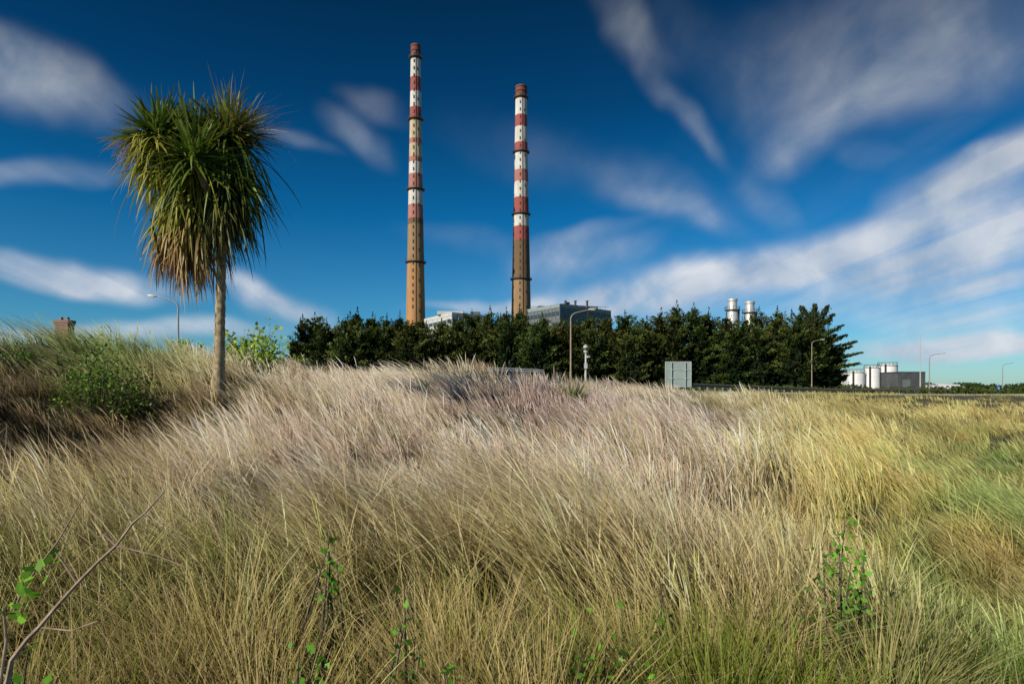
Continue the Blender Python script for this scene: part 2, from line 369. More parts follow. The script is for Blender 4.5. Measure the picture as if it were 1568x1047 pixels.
def bush(name,px,d,pybot,pytop,wpx,nleaf,size,c0,c1,mat,stems=10,depth=.6,ragged=.35):
    x=X(px,d); z0=T(x,d)-.05; top=Z(pytop,d); H=max(top-z0,.15); R=wpx/F*d/2
    mb=MB(); P_=[];A_=[];tt=[]
    for i in range(stems):
        a=rng.uniform(0,6.28); r=R*math.sqrt(rng.random())
        h=H*(rng.uniform(.55,1)*(1-.35*(r/R)**2)); ex=x+math.cos(a)*r; ey=d+math.sin(a)*r*depth
        s=Vector((x+math.cos(a)*r*.3,d+math.sin(a)*r*.3*depth,z0)); e=Vector((ex,ey,z0+h)); mid=s.lerp(e,.5)+Vector((rng.normal(0,.05),rng.normal(0,.05),.06))
        mb.tube([s,mid,e],[.008*H+.003,.005*H+.002,.0015],bark,4)
        m=nleaf//stems; t=rng.random(m)**.6
        q=np.array(s)*((1-t)**2)[:,None]+np.array(mid)*(2*t*(1-t))[:,None]+np.array(e)*(t**2)[:,None]
        q=q+rng.normal(0,1,(m,3))*ragged*R*.33
        P_.append(q);A_.append(rng.normal(0,1,(m,3))+np.array([0,0,.3]));tt.append(t)
    q=np.concatenate(P_);q[:,2]=np.maximum(q[:,2],z0+.02);t=np.concatenate(tt)[:,None]; m=len(q)
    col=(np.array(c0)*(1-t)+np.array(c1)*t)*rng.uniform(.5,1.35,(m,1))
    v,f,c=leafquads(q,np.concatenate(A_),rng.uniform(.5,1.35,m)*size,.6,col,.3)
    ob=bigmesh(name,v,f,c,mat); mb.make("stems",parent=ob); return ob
bmat=leafmat("bush_leaves",.35,.02)
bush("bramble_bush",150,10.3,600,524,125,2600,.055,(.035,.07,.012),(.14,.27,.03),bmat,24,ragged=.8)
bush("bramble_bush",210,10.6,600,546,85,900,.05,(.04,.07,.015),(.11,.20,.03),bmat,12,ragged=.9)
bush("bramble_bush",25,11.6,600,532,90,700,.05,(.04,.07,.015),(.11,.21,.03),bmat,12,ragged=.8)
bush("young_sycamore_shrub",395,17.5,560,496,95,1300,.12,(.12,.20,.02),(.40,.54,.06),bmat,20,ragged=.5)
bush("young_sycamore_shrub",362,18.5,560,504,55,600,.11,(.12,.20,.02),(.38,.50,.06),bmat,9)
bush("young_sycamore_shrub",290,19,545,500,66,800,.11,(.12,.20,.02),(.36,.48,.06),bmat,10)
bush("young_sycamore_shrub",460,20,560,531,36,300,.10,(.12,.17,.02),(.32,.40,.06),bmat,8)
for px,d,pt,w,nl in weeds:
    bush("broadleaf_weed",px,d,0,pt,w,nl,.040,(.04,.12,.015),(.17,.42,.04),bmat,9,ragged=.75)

def rosette(c,N,L,w,elmin,elmax,droop,cols,K=7,bias=None,spreadr=0.04,azr=(0,6.283)):
    az=rng.uniform(azr[0],azr[1],N); el=np.arcsin(rng.uniform(math.sin(elmin),math.sin(elmax),N))
    d_=np.stack([np.cos(el)*np.cos(az),np.cos(el)*np.sin(az),np.sin(el)],-1)
    if bias is not None: d_=d_+np.array(bias)*rng.uniform(.3,1,(N,1)); d_/=np.linalg.norm(d_,axis=1)[:,None]
    LL=L*rng.uniform(.68,1.18,N); t=np.linspace(0,1,K+1)
    dr=droop*rng.uniform(.2,1.9,N)*(1.15-np.clip(d_[:,2],-.2,1))
    P_=np.array(c)[None,None,:]+rng.normal(0,spreadr,(N,1,3))+d_[:,None,:]*(LL[:,None]*t)[:,:,None]*(1-.25*(dr[:,None]*t**2))[:,:,None]
    P_[:,:,2]-=LL[:,None]*dr[:,None]*t[None,:]**2.2
    P_[:,:,0]+=LL[:,None]*rng.uniform(-.03,.18,(N,1))*t[None,:]**2
    side=np.cross(d_,np.array([0,0,1.]))+rng.normal(0,.35,(N,3)); side/=np.linalg.norm(side,axis=1)[:,None]+1e-9
    wd=w*rng.uniform(.7,1.2,N)[:,None]*(np.clip(.45+1.8*t,0,1)*(1-t**3.0)**.8+.02)[None,:]
    V=np.stack([P_-side[:,None,:]*wd[:,:,None]*.5,P_+side[:,None,:]*wd[:,:,None]*.5],2)
    base=(np.arange(N)*(K+1)*2)[:,None]+(np.arange(K)*2)[None,:]
    Fc=np.stack([base,base+1,base+3,base+2],-1).reshape(-1,4)
    mixv=rng.random((N,1)); cb=np.array(cols[0])*(1-mixv)+np.array(cols[1])*mixv; cb*=rng.uniform(.6,1.35,(N,1))
    tip=np.array(cols[2]); tt=np.clip((t-.55)/.45,0,1)[None,:,None]*.6
    C_=cb[:,None,:]*(1-tt)+tip*tt; C_=np.repeat(C_[:,:,None,:],2,axis=2)
    return V.reshape(-1,3),Fc,C_.reshape(-1,3)
def combine(lst):
    V=[];Fq=[];Cq=[];o=0
    for v,f,c in lst: V.append(v);Fq.append(f+o);Cq.append(c);o+=len(v)
    return np.concatenate(V),np.concatenate(Fq),np.concatenate(Cq)
palmmat=leafmat("palm_leaves",.28,.025)
d=15;x=X(878,d);bigmesh("sedge_tuft",*rosette((x,d,T(x,d)+.1),110,.85,.02,.6,1.5,.25,[(.14,.18,.06),(.28,.28,.11),(.45,.38,.18)],bias=(-.25,0,.5)),palmmat)

# ---------------------------------------------------------------- cabbage palm
D=11.5; palm=bpy.data.objects.new("cabbage_palm_tree",None); link(palm)
pbark=noisy("palm_bark",(.13,.10,.06),(.50,.40,.25),16,.95,0,1.0,(1,1,.6),10)
bx=X(335,D); bz=T(bx,D)
mb=MB()
ys_=[(333.5,None,.14),(334,590,.118),(335.5,550,.100),(337,500,.090),(338,450,.084),(339,400,.083),(340,360,.086),(338,320,.085),(332,290,.075)]
pts=[];rad=[]
for px,py,r in ys_:
    pts.append((X(px,D),D,bz-.15 if py is None else Z(py,D))); rad.append(r)
P2=[];R2=[]
for i in range(len(pts)-1):
    for k in range(12):
        t=k/12; P2.append(tuple(pts[i][j]*(1-t)+pts[i+1][j]*t+(rng.normal(0,.003) if j<2 else 0) for j in range(3))); R2.append((rad[i]*(1-t)+rad[i+1]*t)*rng.uniform(.93,1.08))
mb.tube(P2,R2,pbark,18)
heads=[(258,222,-.25),(345,208,.15),(322,262,-.55),(290,262,.45)]
for hx,hy,dy in heads:
    mb.tube([W(337,330,D),(X((hx+337)/2,D),D+dy*.5,Z((hy+345)/2,D)),(X(hx,D),D+dy,Z(hy,D))],[.08,.07,.055],pbark,8)
mb.make("trunk",smooth=True,parent=palm)
G=[(.04,.095,.015),(.14,.21,.025),(.28,.28,.07)]
Y=[(.16,.20,.02),(.36,.36,.05),(.42,.33,.1)]
B=[(.22,.13,.05),(.42,.27,.12),(.5,.33,.16)]
DK=[(.025,.045,.01),(.07,.09,.018),(.16,.13,.05)]
pl=[]
for (hx,hy,dy),N,L in zip(heads,(280,310,150,140),(.88,.88,.90,.88)):
    c=(X(hx,D),D+dy,Z(hy,D))
    pl.append(rosette(c,N,L,.050,-.1,1.5,.16,G,spreadr=.07))
    pl.append(rosette(c,N//2,L,.050,-.75,.15,.4,G if hx>310 else Y,spreadr=.08))
pl.append(rosette(W(302,222,D),130,.78,.048,.7,1.5,.1,G,spreadr=.12))
pl.append(rosette(W(365,205,D),150,.98,.013,-.3,1.2,.25,B,bias=(.5,0,.2),spreadr=.1))
for (hx,hy,N,cols,L,bias) in [(298,272,170,Y,1.0,(-.45,-.3,-.6)),(350,255,170,G,1.0,(.3,0,-.8)),(285,305,160,Y,1.0,(-.3,0,-.9)),(305,335,160,B,.88,(-.5,-.1,-1.1)),(280,345,200,B,.84,(-.35,-.2,-1.1)),(250,245,110,Y,.85,(-.5,-.2,-.4)),(362,262,100,G,.95,(.4,-.2,-.9)),(325,300,170,DK,.9,(.0,0,-.9)),(350,285,120,DK,.9,(.2,0,-1.0))]:
    pl.append(rosette((X(hx,D),D,Z(hy,D)),N,L,.048,-1.1,.1,.4,cols,bias=bias,spreadr=.13))
pl.append(rosette((X(235,D),D,Z(240,D)),70,.78,.014,-.4,.5,.35,B,bias=(-.9,0,0),spreadr=.08))
pl.append(rosette((X(213,D),D,Z(222,D)),200,.50,.012,-.6,.7,.3,B,bias=(-.9,0,0),spreadr=.1))
pl.append(rosette((X(280,D),D,Z(365,D)),220,.66,.016,-1.2,-.2,.4,B,bias=(-.4,0,-1),spreadr=.13))
bigmesh("leaves",*combine(pl),palmmat,parent=palm)

# ---------------------------------------------------------------- bare twig in foreground
tw=noisy("twig_bark",(.20,.13,.09),(.42,.32,.24),20,.9,0,.5)
mb=MB()
def tw_(pts,r0,r1,d=1.75):
    P_=[W(p[0],p[1],d+(p[2] if len(p)>2 else 0)) for p in pts]
    mb.tube(P_,list(np.linspace(r0,r1,len(P_))),tw,7)
tw_([(-10,1120),(12,1040),(18,1010),(42,978),(60,960),(92,922),(118,893),(150,860),(178,835),(204,800),(222,785),(252,752,.05)],.008,.0022)
tw_([(178,835),(160,818),(150,822),(128,800)],.003,.0015)
tw_([(118,893),(100,865),(85,845)],.003,.0015)
tw_([(20,940,.1),(36,900,.1),(60,865,.1),(88,830,.1),(105,800,.1),(132,755,.1)],.004,.0015)
tw_([(178,835),(240,850),(290,870)],.0025,.001)
tw_([(-10,1120),(10,980,.05),(5,930,.05)],.005,.003)
tw_([(60,960),(110,965),(150,950)],.003,.0015)
tw_([(222,785),(235,800),(262,800)],.0025,.001)
twig=mb.make("bare_twig",smooth=True)
lc=[]
for (a,b_) in [(48,872),(60,880),(38,890),(85,845),(30,940),(22,935),(52,905),(12,930),(35,905)]:
    for k in range(3): lc.append(np.array(W(a+rng.normal(0,9),b_+rng.normal(0,9),1.8+rng.normal(0,.03))))
lc=np.array(lc); v,f,c=leafquads(lc,rng.normal(0,1,lc.shape),rng.uniform(.03,.05,len(lc)),.6,np.tile([.20,.44,.04],(len(lc),1))*rng.uniform(.6,1.2,(len(lc),1)),.3)
bigmesh("leaves",v,f,c,bmat,parent=twig)

# ---------------------------------------------------------------- chimneys
def stain(name,c1,c2,dirt,scale=.25,amt=.5):
    m,nt,b=newmat(name); L=nt.links.new
    tc=nt.nodes.new("ShaderNodeTexCoord"); mp=nt.nodes.new("ShaderNodeMapping"); mp.inputs["Scale"].default_value=(1,1,.12)
    n1=nt.nodes.new("ShaderNodeTexNoise"); n1.inputs["Scale"].default_value=scale*3; n1.inputs["Detail"].default_value=8;n1.inputs["Roughness"].default_value=.7
    n2=nt.nodes.new("ShaderNodeTexNoise"); n2.inputs["Scale"].default_value=scale*.6; n2.inputs["Detail"].default_value=5
    L(tc.outputs["Object"],mp.inputs[0]); L(mp.outputs[0],n1.inputs["Vector"]); L(tc.outputs["Object"],n2.inputs["Vector"])
    a=nt.nodes.new("ShaderNodeMix"); a.data_type='RGBA'; a.inputs[6].default_value=(*c1,1); a.inputs[7].default_value=(*c2,1); L(n2.outputs[0],a.inputs[0])
    mr=nt.nodes.new("ShaderNodeMapRange"); mr.inputs[1].default_value=.42; mr.inputs[2].default_value=.68; mr.inputs[4].default_value=amt; L(n1.outputs[0],mr.inputs[0])
    bm=nt.nodes.new("ShaderNodeMix"); bm.data_type='RGBA'; L(mr.outputs[0],bm.inputs[0]); L(a.outputs[2],bm.inputs[6]); bm.inputs[7].default_value=(*dirt,1)
    L(bm.outputs[2],b.inputs["Base Color"]); b.inputs["Roughness"].default_value=.85
    return m
cw=stain("chimney_white_paint",(.56,.56,.53),(.70,.70,.68),(.36,.27,.18),.3,.75)
cc=stain("chimney_cream_stained",(.53,.44,.28),(.64,.57,.43),(.31,.18,.095),.3,.9)
cr_=stain("chimney_red_paint",(.31,.05,.05),(.39,.09,.08),(.20,.09,.06),.3,.8)
cp_=stain("chimney_faded_red",(.38,.14,.12),(.44,.19,.17),(.30,.13,.085),.3,.8)
cdk=stain("chimney_soot_red",(.16,.045,.035),(.26,.09,.06),(.06,.03,.025),.3,.8)
co=stain("chimney_weathered_concrete",(.27,.165,.085),(.35,.22,.11),(.17,.11,.065),.2,.7)
co2=stain("chimney_concrete_orange",(.42,.21,.075),(.48,.26,.10),(.26,.14,.075),.2,.7)
co3=stain("chimney_concrete_dark",(.14,.08,.042),(.19,.115,.06),(.09,.06,.035),.2,.6)
steel=noisy("dark_steel",(.05,.045,.04),(.10,.09,.08),4,.6,.3)
def chimney(name,px,d,bands,wtop,wbase,rings,ytop):
    mb=MB(); c=(X(px,d),d,0)
    def rad(py):
        t=(py-ytop)/(485-ytop); w=wtop+(wbase-wtop)*(t**1.15 if t>0 else 0); return w/F*d/2
    prof=[(rad(600)*1.01,-1,bands[-1][1])]
    for (ya,mat,yb) in bands[::-1]:
        for k in range(4):
            py=yb+(ya-yb)*k/4; prof.append((rad(py),Z(py,d),mat))
    top=Z(ytop,d); r=rad(ytop); m=bands[0][1]
    prof+= [(r,top,m),(r*.84,top,m),(r*.84,top-5,steel)]
    mb.lathe(c,prof,32)
    for dz,s in ((-1.2,1.10),(-4.0,1.13)):
        mb.lathe((c[0],c[1],top+dz),[(r*1.0,0,steel),(r*s,0,m),(r*s,.7,steel),(r,.7,steel)],32,False)
    for py in rings:
        z=Z(py,d); rr=rad(py)
        mb.lathe((c[0],c[1],z),[(rr,-1.1,steel),(rr+1.3,-.1,steel),(rr+1.3,.12,steel),(rr,.12,steel)],32,False)
        for hh in (.6,1.2): mb.lathe((c[0],c[1],z+hh),[(rr+1.22,0,steel),(rr+1.28,0,steel),(rr+1.28,.08,steel),(rr+1.22,.08,steel)],32,False)
        for k in range(24):
            a=k/24*6.283; mb.box((c[0]+math.cos(a)*(rr+1.25),c[1]+math.sin(a)*(rr+1.25),z+.65),(.09,.09,1.2),steel)
    for a0,st in ((-1.75,11),(-1.05,23)):
        py=ytop+16
        while py<480:
            rr=rad(py); z=Z(py,d); mb.box((c[0]+math.cos(a0)*(rr+.2),c[1]+math.sin(a0)*(rr+.2),z),(.5,.5,1.9),steel,a0)
            py+=st
    mb.tube([(c[0]+math.cos(-1.4)*(rad(p)+.25),c[1]+math.sin(-1.4)*(rad(p)+.25),Z(p,d)) for p in np.linspace(590,ytop+8,14)],.13,steel,5)
    return mb.make(name,smooth=True)
b1=[(70,cdk,88),(88,cw,120),(120,cr_,142),(142,cw,166),(166,cr_,187),(187,cc,214),(214,cp_,222),(222,cc,242),(242,cp_,250),(250,cw,268),(268,cp_,290),(290,cw,315),(315,cp_,336),(336,co3,345),(345,co,402),(402,co2,600)]
chimney("power_station_chimney",636.5,376,b1,14.5,29,[90,184,291,402],70)
b2=[(133,cdk,150),(150,cw,178),(178,cr_,196),(196,cw,220),(220,cr_,236),(236,cw,262),(262,cp_,280),(280,cw,304),(304,cr_,330),(330,cw,348),(348,cr_,369),(369,co3,428),(428,co,600)]  # upper concrete band uses the dark mix, cloud shadow included in its colour
chimney("power_station_chimney",798,427,b2,17,30,[151,234,329,428],133)

# ---------------------------------------------------------------- power station buildings
clad=noisy("grey_cladding",(.11,.13,.14),(.16,.185,.19),.6,.6,0,0,(1,1,4))
cladd=noisy("dark_cladding",(.06,.065,.07),(.09,.10,.11),.6,.6)
cladl=noisy("light_cladding",(.46,.47,.46),(.56,.57,.56),.5,.7)
glass=noisy("dark_glazing",(.03,.04,.05),(.07,.08,.09),1.5,.15)
def block(A_,B_,C_,ztop,wall,para,nb=14,nfl=3,wn=.8):
    mb=MB(); Dp=(B_[0]+C_[0]-A_[0],B_[1]+C_[1]-A_[1])
    foot=[A_,C_,Dp,B_]
    mb.prism(foot,0,ztop-1.6,wall)
    def ins(p,s):
        cx=(A_[0]+Dp[0])/2;cy=(A_[1]+Dp[1])/2; return (cx+(p[0]-cx)*s,cy+(p[1]-cy)*s)
    mb.prism([ins(p,1.012) for p in foot],ztop-1.6,ztop,para)
    for (p,q) in ((A_,C_),(A_,B_)):
        L=math.hypot(q[0]-p[0],q[1]-p[1]); a=math.atan2(q[1]-p[1],q[0]-p[0])
        nxv=(math.sin(a),-math.cos(a)); 
        if nxv[1]>0: nxv=(-nxv[0],-nxv[1])
        for fl in range(nfl):
            z=ztop-4.2-fl*6
            for k in range(nb):
                t=(k+.5)/nb; mb.box((p[0]+(q[0]-p[0])*t+nxv[0]*.03,p[1]+(q[1]-p[1])*t+nxv[1]*.03,z),(L/nb*wn,.3,1.8),glass,a)
        for k in range(nb+1):
            t=k/nb; mb.box((p[0]+(q[0]-p[0])*t+nxv[0]*.05,p[1]+(q[1]-p[1])*t+nxv[1]*.05,(ztop-1.7)/2),(.18,.4,ztop-1.8),wall,a)
    return mb
def P2d(px,d): return (X(px,d),d)
zt=Z(465,280)
mb=block(P2d(857,280),P2d(808,300),P2d(935,305),zt,clad,noisy("parapet_metal",(.22,.26,.28),(.28,.32,.33),.5,.5),9,3,.97)
for px,w,h in ((862,3,2.2),(868,2,3.0),(874,4,1.8),(884,5,1.5),(893,2,1.3),(905,6,1.1),(830,4,1.2)):
    mb.box((X(px,298),298,zt+h/2),(w,3,h),cladd if w<5 else clad,.3)
for px in range(815,935,8): mb.box((X(px,300),300,zt+.6),(.12,.12,1.2),steel)
mb.tube([(X(815,300),300,zt+1.2),(X(932,300),300,zt+1.2)],.07,steel,4)
for px in (866,881,899): mb.lathe((X(px,296),296,zt),[(.5,0,steel),(.5,3.2,steel),(.7,3.2,steel),(.7,3.6,steel)],10)
mb.make("turbine_hall")
zt2=Z(478,315)
mb=block(P2d(692,315),P2d(650,345),P2d(748,330),zt2,cladl,cladl,6)
mb.box((X(690,330),330,zt2+1),(14,8,1.8),cladl,.1); mb.box((X(728,335),335,zt2+1.2),(5,5,2.4),cladd)
mb.box((X(705,332),332,zt2+1.2),(1.5,1.5,2.6),steel)
mb.make("boiler_house")
alu=noisy("galvanised_metal",(.45,.46,.46),(.60,.61,.60),2,.45,.3)
for px,yt in ((1121.5,458),(1148,462)):
    d=250; z=Z(yt,d); c=(X(px,d),d,0); mb=MB(); r=1.75
    mb.lathe(c,[(r*1.2,0,alu),(r*1.2,z-5,alu),(r,z-4.4,alu),(r,z-1,alu),(r*1.14,z-.8,alu),(r*1.14,z,alu),(r*.95,z,steel),(r*.95,z-1,steel)],24)
    mb.lathe((c[0],c[1],z-4.6),[(r,0,steel),(r*1.7,0,steel),(r*1.7,.25,steel),(r,.25,steel)],24,False)
    for k in range(14):
        a=k/14*6.283; mb.box((c[0]+math.cos(a)*r*1.65,c[1]+math.sin(a)*r*1.65,z-3.8),(.1,.1,1.3),steel)
    mb.lathe((c[0],c[1],z-3.2),[(r*1.63,0,steel),(r*1.68,0,steel),(r*1.68,.1,steel)],24,False)
    mb.box((c[0]+r*1.3,c[1]-.8,z/2-2),(.5,.5,z-4),steel)
    mb.make("exhaust_stack",smooth=True)
tw2=noisy("white_tank_paint",(.68,.69,.70),(.80,.80,.80),.8,.5)
for px,yt,w in ((1310,567,25),(1335,560,22),(1359,556.5,27)):
    d=200; z=Z(yt,d); r=w/F*d/2; c=(X(px,d),d,0); mb=MB()
    mb.lathe(c,[(r,0,tw2),(r,z-.9,tw2),(r*1.03,z-.85,steel),(r*1.03,z-.7,tw2),(r*.97,z-.65,tw2),(r*.7,z-.25,tw2),(r*.35,z-.05,tw2),(.3,z,tw2)],32)
    for zz in (z*.35,z*.65): mb.lathe((c[0],c[1],zz),[(r,0,tw2),(r*1.012,.02,tw2),(r*1.012,.12,tw2),(r,.14,tw2)],32,False)
    for k in range(16):
        a=k/16*6.283; mb.box((c[0]+math.cos(a)*r,c[1]+math.sin(a)*r,z-.2),(.06,.06,1.0),steel)
    mb.lathe((c[0],c[1],z+.3),[(r*.995,0,steel),(r*1.01,0,steel),(r*1.01,.07,steel)],32,False)
    mb.box((c[0]-r*.7,c[1]-r*.78,z/2),(.5,.3,z-.6),steel)
    mb.make("storage_tank",smooth=True)
mb=MB(); d=190; x0_,x1_=X(1375,d),X(1416,d); zt=Z(570,d)
mb.box(((x0_+x1_)/2,d+7,zt/2),(x1_-x0_,14,zt),cladd)
for k in range(17): mb.box((x0_+(x1_-x0_)*k/16,d-.06,zt/2),(.12,.14,zt-.2),cladd)
mb.box(((x0_+x1_)/2,d+7,zt+.1),(x1_-x0_+.4,14.4,.2),steel); mb.box((x0_+2.5,d-.1,2.8),(2.4,.12,3.4),clad)
mb.make("dark_warehouse")
mb=MB(); d=205
mb.box((X(1291,d),d,2.5+1),(3.4,3,7),cladl); mb.box((X(1291,d),d-1.6,5.2),(2.2,.2,1.2),glass); mb.box((X(1284,d),d,3.2),(.3,.3,7),steel);mb.box((X(1297,d),d,3.4),(.3,.3,7.4),steel); mb.box((X(1291,d),d,7.1),(3.8,3.4,.25),steel)
mb.make("tank_farm_pump_house")
mb=MB(); d=260; 
for a,b_,yt in ((1428,1446,589),(1447,1470,587),(1462,1478,590)):
    xa,xb=X(a,d),X(b_,d); z=Z(yt,d); mb.prism([(xa,d),(xb,d),(xb,d+8),(xa,d+8)],0,z,tw2,[z-.5,z-.5,z,z])
    for k in range(3): mb.box((xa+(xb-xa)*(k+.5)/3,d-.05,z-1.3),((xb-xa)*.2,.12,.6),glass)
    d+=9
mb.make("white_industrial_unit")
q=[];s=[];cl=[]
for i in range(110):
    px=rng.uniform(1380,1900) if i<75 else rng.uniform(-350,60); d=rng.uniform(270,310); h=rng.uniform(1.6,3.4) if i<75 else rng.uniform(2,5); x=X(px,d); m=170
    w_=rng.uniform(2.5,5)
    p_=rng.normal(0,1,(m,3)); p_/=np.linalg.norm(p_,axis=1)[:,None]; p_*=rng.random((m,1))**.4
    q.append(np.array([x,d,1+h*.5])+p_*np.array([w_,w_,h*.62])); s.append(rng.uniform(.6,1.4,m)); cl.append(np.array([.035,.055,.02])*rng.uniform(.6,1.5,(m,1))*(1+.5*p_[:,2:3]))
q=np.concatenate(q);v,f,c=leafquads(q,rng.normal(0,1,q.shape),np.concatenate(s),.8,np.concatenate(cl),.2)
bigmesh("distant_tree_line",v,f,c,cymat)
q=[];s=[];cl=[]
for i in range(330):
    px=rng.uniform(440,1600); d=rng.uniform(70,84) if px<1290 else rng.uniform(75,150); h=rng.uniform(.5,1.3); x=X(px,d); z=T(x,d); m=90; w_=rng.uniform(.8,1.9)
    p_=rng.normal(0,1,(m,3)); p_/=np.linalg.norm(p_,axis=1)[:,None]; p_*=rng.random((m,1))**.4
    q.append(np.array([x,d,z+h*.4])+p_*np.array([w_,w_,h*.6])); s.append(rng.uniform(.2,.45,m)); cl.append(np.array([.055,.08,.022])*rng.uniform(.6,1.5,(m,1)))
q=np.concatenate(q);v,f,c=leafquads(q,rng.normal(0,1,q.shape),np.concatenate(s),.7,np.concatenate(cl),.2)
bigmesh("hedge_scrub",v,f,c,cymat)

# ---------------------------------------------------------------- brick chimney left
mb=MB(); m,nt,b=newmat("red_brick"); br=nt.nodes.new("ShaderNodeTexBrick"); tc=nt.nodes.new("ShaderNodeTexCoord"); mp=nt.nodes.new("ShaderNodeMapping"); mp.inputs["Rotation"].default_value=(math.pi/2,0,0)
br.inputs["Color1"].default_value=(.16,.06,.035,1);br.inputs["Color2"].default_value=(.24,.095,.05,1);br.inputs["Mortar"].default_value=(.2,.17,.13,1);br.inputs["Scale"].default_value=4
nt.links.new(tc.outputs["Object"],mp.inputs[0]);nt.links.new(mp.outputs[0],br.inputs["Vector"]);nt.links.new(br.outputs[0],b.inputs["Base Color"]);brick=m
d=60;x=X(99,d);z=Z(490.5,d)
mb.box((x,d,(z-.5)/2),(1.25,.9,z-.5),brick); mb.box((x,d,z-.38),(1.36,1.0,.24),brick); mb.box((x,d,z-.13),(1.46,1.1,.26),brick)
mb.box((x,d,z-1.9),(1.32,.96,.15),brick)
for o in(-.3,.3): mb.lathe((x+o,d,z),[(.18,0,brick),(.15,.3,brick)],10)
mb.make("brick_chimney")
mb=MB(); mb.tube([(X(55,55),55,1),(X(55,55),55,Z(514,55)),(X(68,55),55,Z(511.5,55)),(X(80,55),55,Z(513,55))],[.06,.05,.04,.03],alu,6); mb.box((X(78,55),55,Z(513.5,55)),(.7,.25,.1),alu); mb.make("street_lamp",smooth=False)

# ---------------------------------------------------------------- street lamps
pole=noisy("galvanised_pole",(.26,.26,.25),(.36,.36,.34),5,.55,.3)
poler=noisy("rusty_pole",(.24,.19,.13),(.33,.27,.19),5,.7)
lens_=noisy("lamp_lens",(.55,.55,.5),(.65,.65,.6),5,.3)
def lamp(px,d,ytop,ex,ey,mat=None):
    mat=mat or pole; mb=MB(); x=X(px,d); z0=T(x,d)-.2; zt=Z(ytop,d); e=Vector((X(ex,d),d,Z(ey,d))); sg=1 if e.x>x else -1
    mb.tube([(x,d,z0),(x,d,z0+1.5)],.10,mat,10)
    k0=.35; pts=[Vector((x,d,z0+1.5)),Vector((x,d,zt-k0))]; rad=[.075,.055]
    a=Vector((x,d,zt-k0)); c_=Vector((x,d,zt+.08))
    for k in range(1,5):
        t=k/4; f_=c_+(e-c_)*.35; q=a*(1-t)**2+c_*2*t*(1-t)+f_*t*t; pts.append(q); rad.append(.052-.012*t)
    pts.append(e); rad.append(.032)
    mb.tube(pts,rad,mat,8)
    hx=e.x; L=.6
    b0=len(mb.v); sec=[(0,.05,.04),(.1,.10,.06),(.4,.13,.07),(L,.07,.04)]
    m_=mb.mi(alu)
    for (o,w,h) in sec:
        cx_=hx-sg*.1+sg*o; cz=e.z+o*.10
        for (yy,zz) in ((-w,-.2*h),(-w*.7,h),(w*.7,h),(w,-.2*h),(w*.7,-h*.6),(-w*.7,-h*.6)): mb.v.append((cx_,d+yy,cz+zz))
    for i in range(3):
        for k in range(6): mb.f.append((b0+i*6+k,b0+i*6+(k+1)%6,b0+i*6+6+(k+1)%6,b0+i*6+6+k)); mb.m.append(m_)
    mb.f.append(tuple(b0+k for k in range(6)));mb.m.append(m_);mb.f.append(tuple(b0+18+k for k in range(6)));mb.m.append(m_)
    mb.box((hx+sg*.25,d,e.z-.035),(.32,.16,.04),lens_)
    mb.make("street_lamp",smooth=True)
lamp(273,42,464,238,454)
lamp(874,50,482,903,474,poler)
lamp(1243,84,524,1257,520,poler)
lamp(1423,88,545,1442,541)
lamp(1535,120,559,1548,556)
mb=MB(); d=40;x=X(897,d);z0=T(x,d)-.2;zt=Z(541,d)
mb.tube([(x,d,z0),(x,d,zt)],[.07,.06],alu,10); mb.lathe((x,d,zt),[(.06,0,alu),(.14,.05,alu),(.15,.18,steel),(.15,.34,alu),(.17,.36,alu),(.17,.44,alu),(.06,.56,alu)],14)
mb.box((x+.14,d-.1,zt-.22),(.14,.25,.12),alu,.3); mb.box((x-.02,d-.12,z0+1.6),(.2,.14,.35),alu); mb.make("traffic_camera_pole",smooth=True)
mb=MB(); d=150;x=X(1409,d);zt=Z(514,d); mb.tube([(x,d,0),(x,d,zt*.5),(x,d,zt)],[.16,.12,.06],alu,8); mb.lathe((x,d,zt),[(.1,0,alu),(.14,.1,alu),(.02,.3,alu)],8); mb.box((x,d,1.1),(.6,.6,.6),conc); mb.make("flag_mast")
blue=noisy("blue_sign",(.03,.12,.4),(.04,.16,.45),5,.4)
mb=MB(); d=80;x=X(1527,d); mb.tube([(x,d,.3),(x,d,Z(588,d))],.05,alu,8); mb.lathe((x,d-.08,Z(590,d)-.4),[(.04,0,alu),(.04,.6,alu)],6); mb.box((x,d-.1,Z(593,d)-.1),(.5,.04,.7),blue); mb.box((x,d-.125,Z(593,d)-.1),(.36,.01,.1),tw2); mb.make("road_sign")
sgn=noisy("sign_back_aluminium",(.25,.32,.31),(.31,.38,.36),1.5,.6,.0)
frm=noisy("sign_frame",(.40,.45,.43),(.48,.52,.50),3,.5)
mb=MB(); d=45; xa,xb=X(1019,d),X(1058,d); za,zb=Z(592,d),Z(554,d); xc=(xa+xb)/2
mb.box((xc,d,(za+zb)/2),(xb-xa-.06,.03,zb-za-.06),sgn)
for z in(za,zb): mb.box((xc,d,z),(xb-xa+.04,.07,.05),frm)
for x_ in(xa,xb): mb.box((x_,d,(za+zb)/2),(.05,.068,zb-za-.05),frm)
for t in(.33,.68): mb.box((xc,d-.035,za+(zb-za)*t),(xb-xa-.1,.03,.03),frm)
for x_ in(xa+.42,xb-.42): mb.tube([(x_,d-.09,T(x_,d)-.3),(x_,d-.09,zb-.02)],.033,sgn,8)
for x_ in(xa+.42,xb-.42):
    for t in(.33,.68): mb.box((x_,d-.07,za+(zb-za)*t),(.11,.10,.06),frm)
mb.make("large_road_sign")
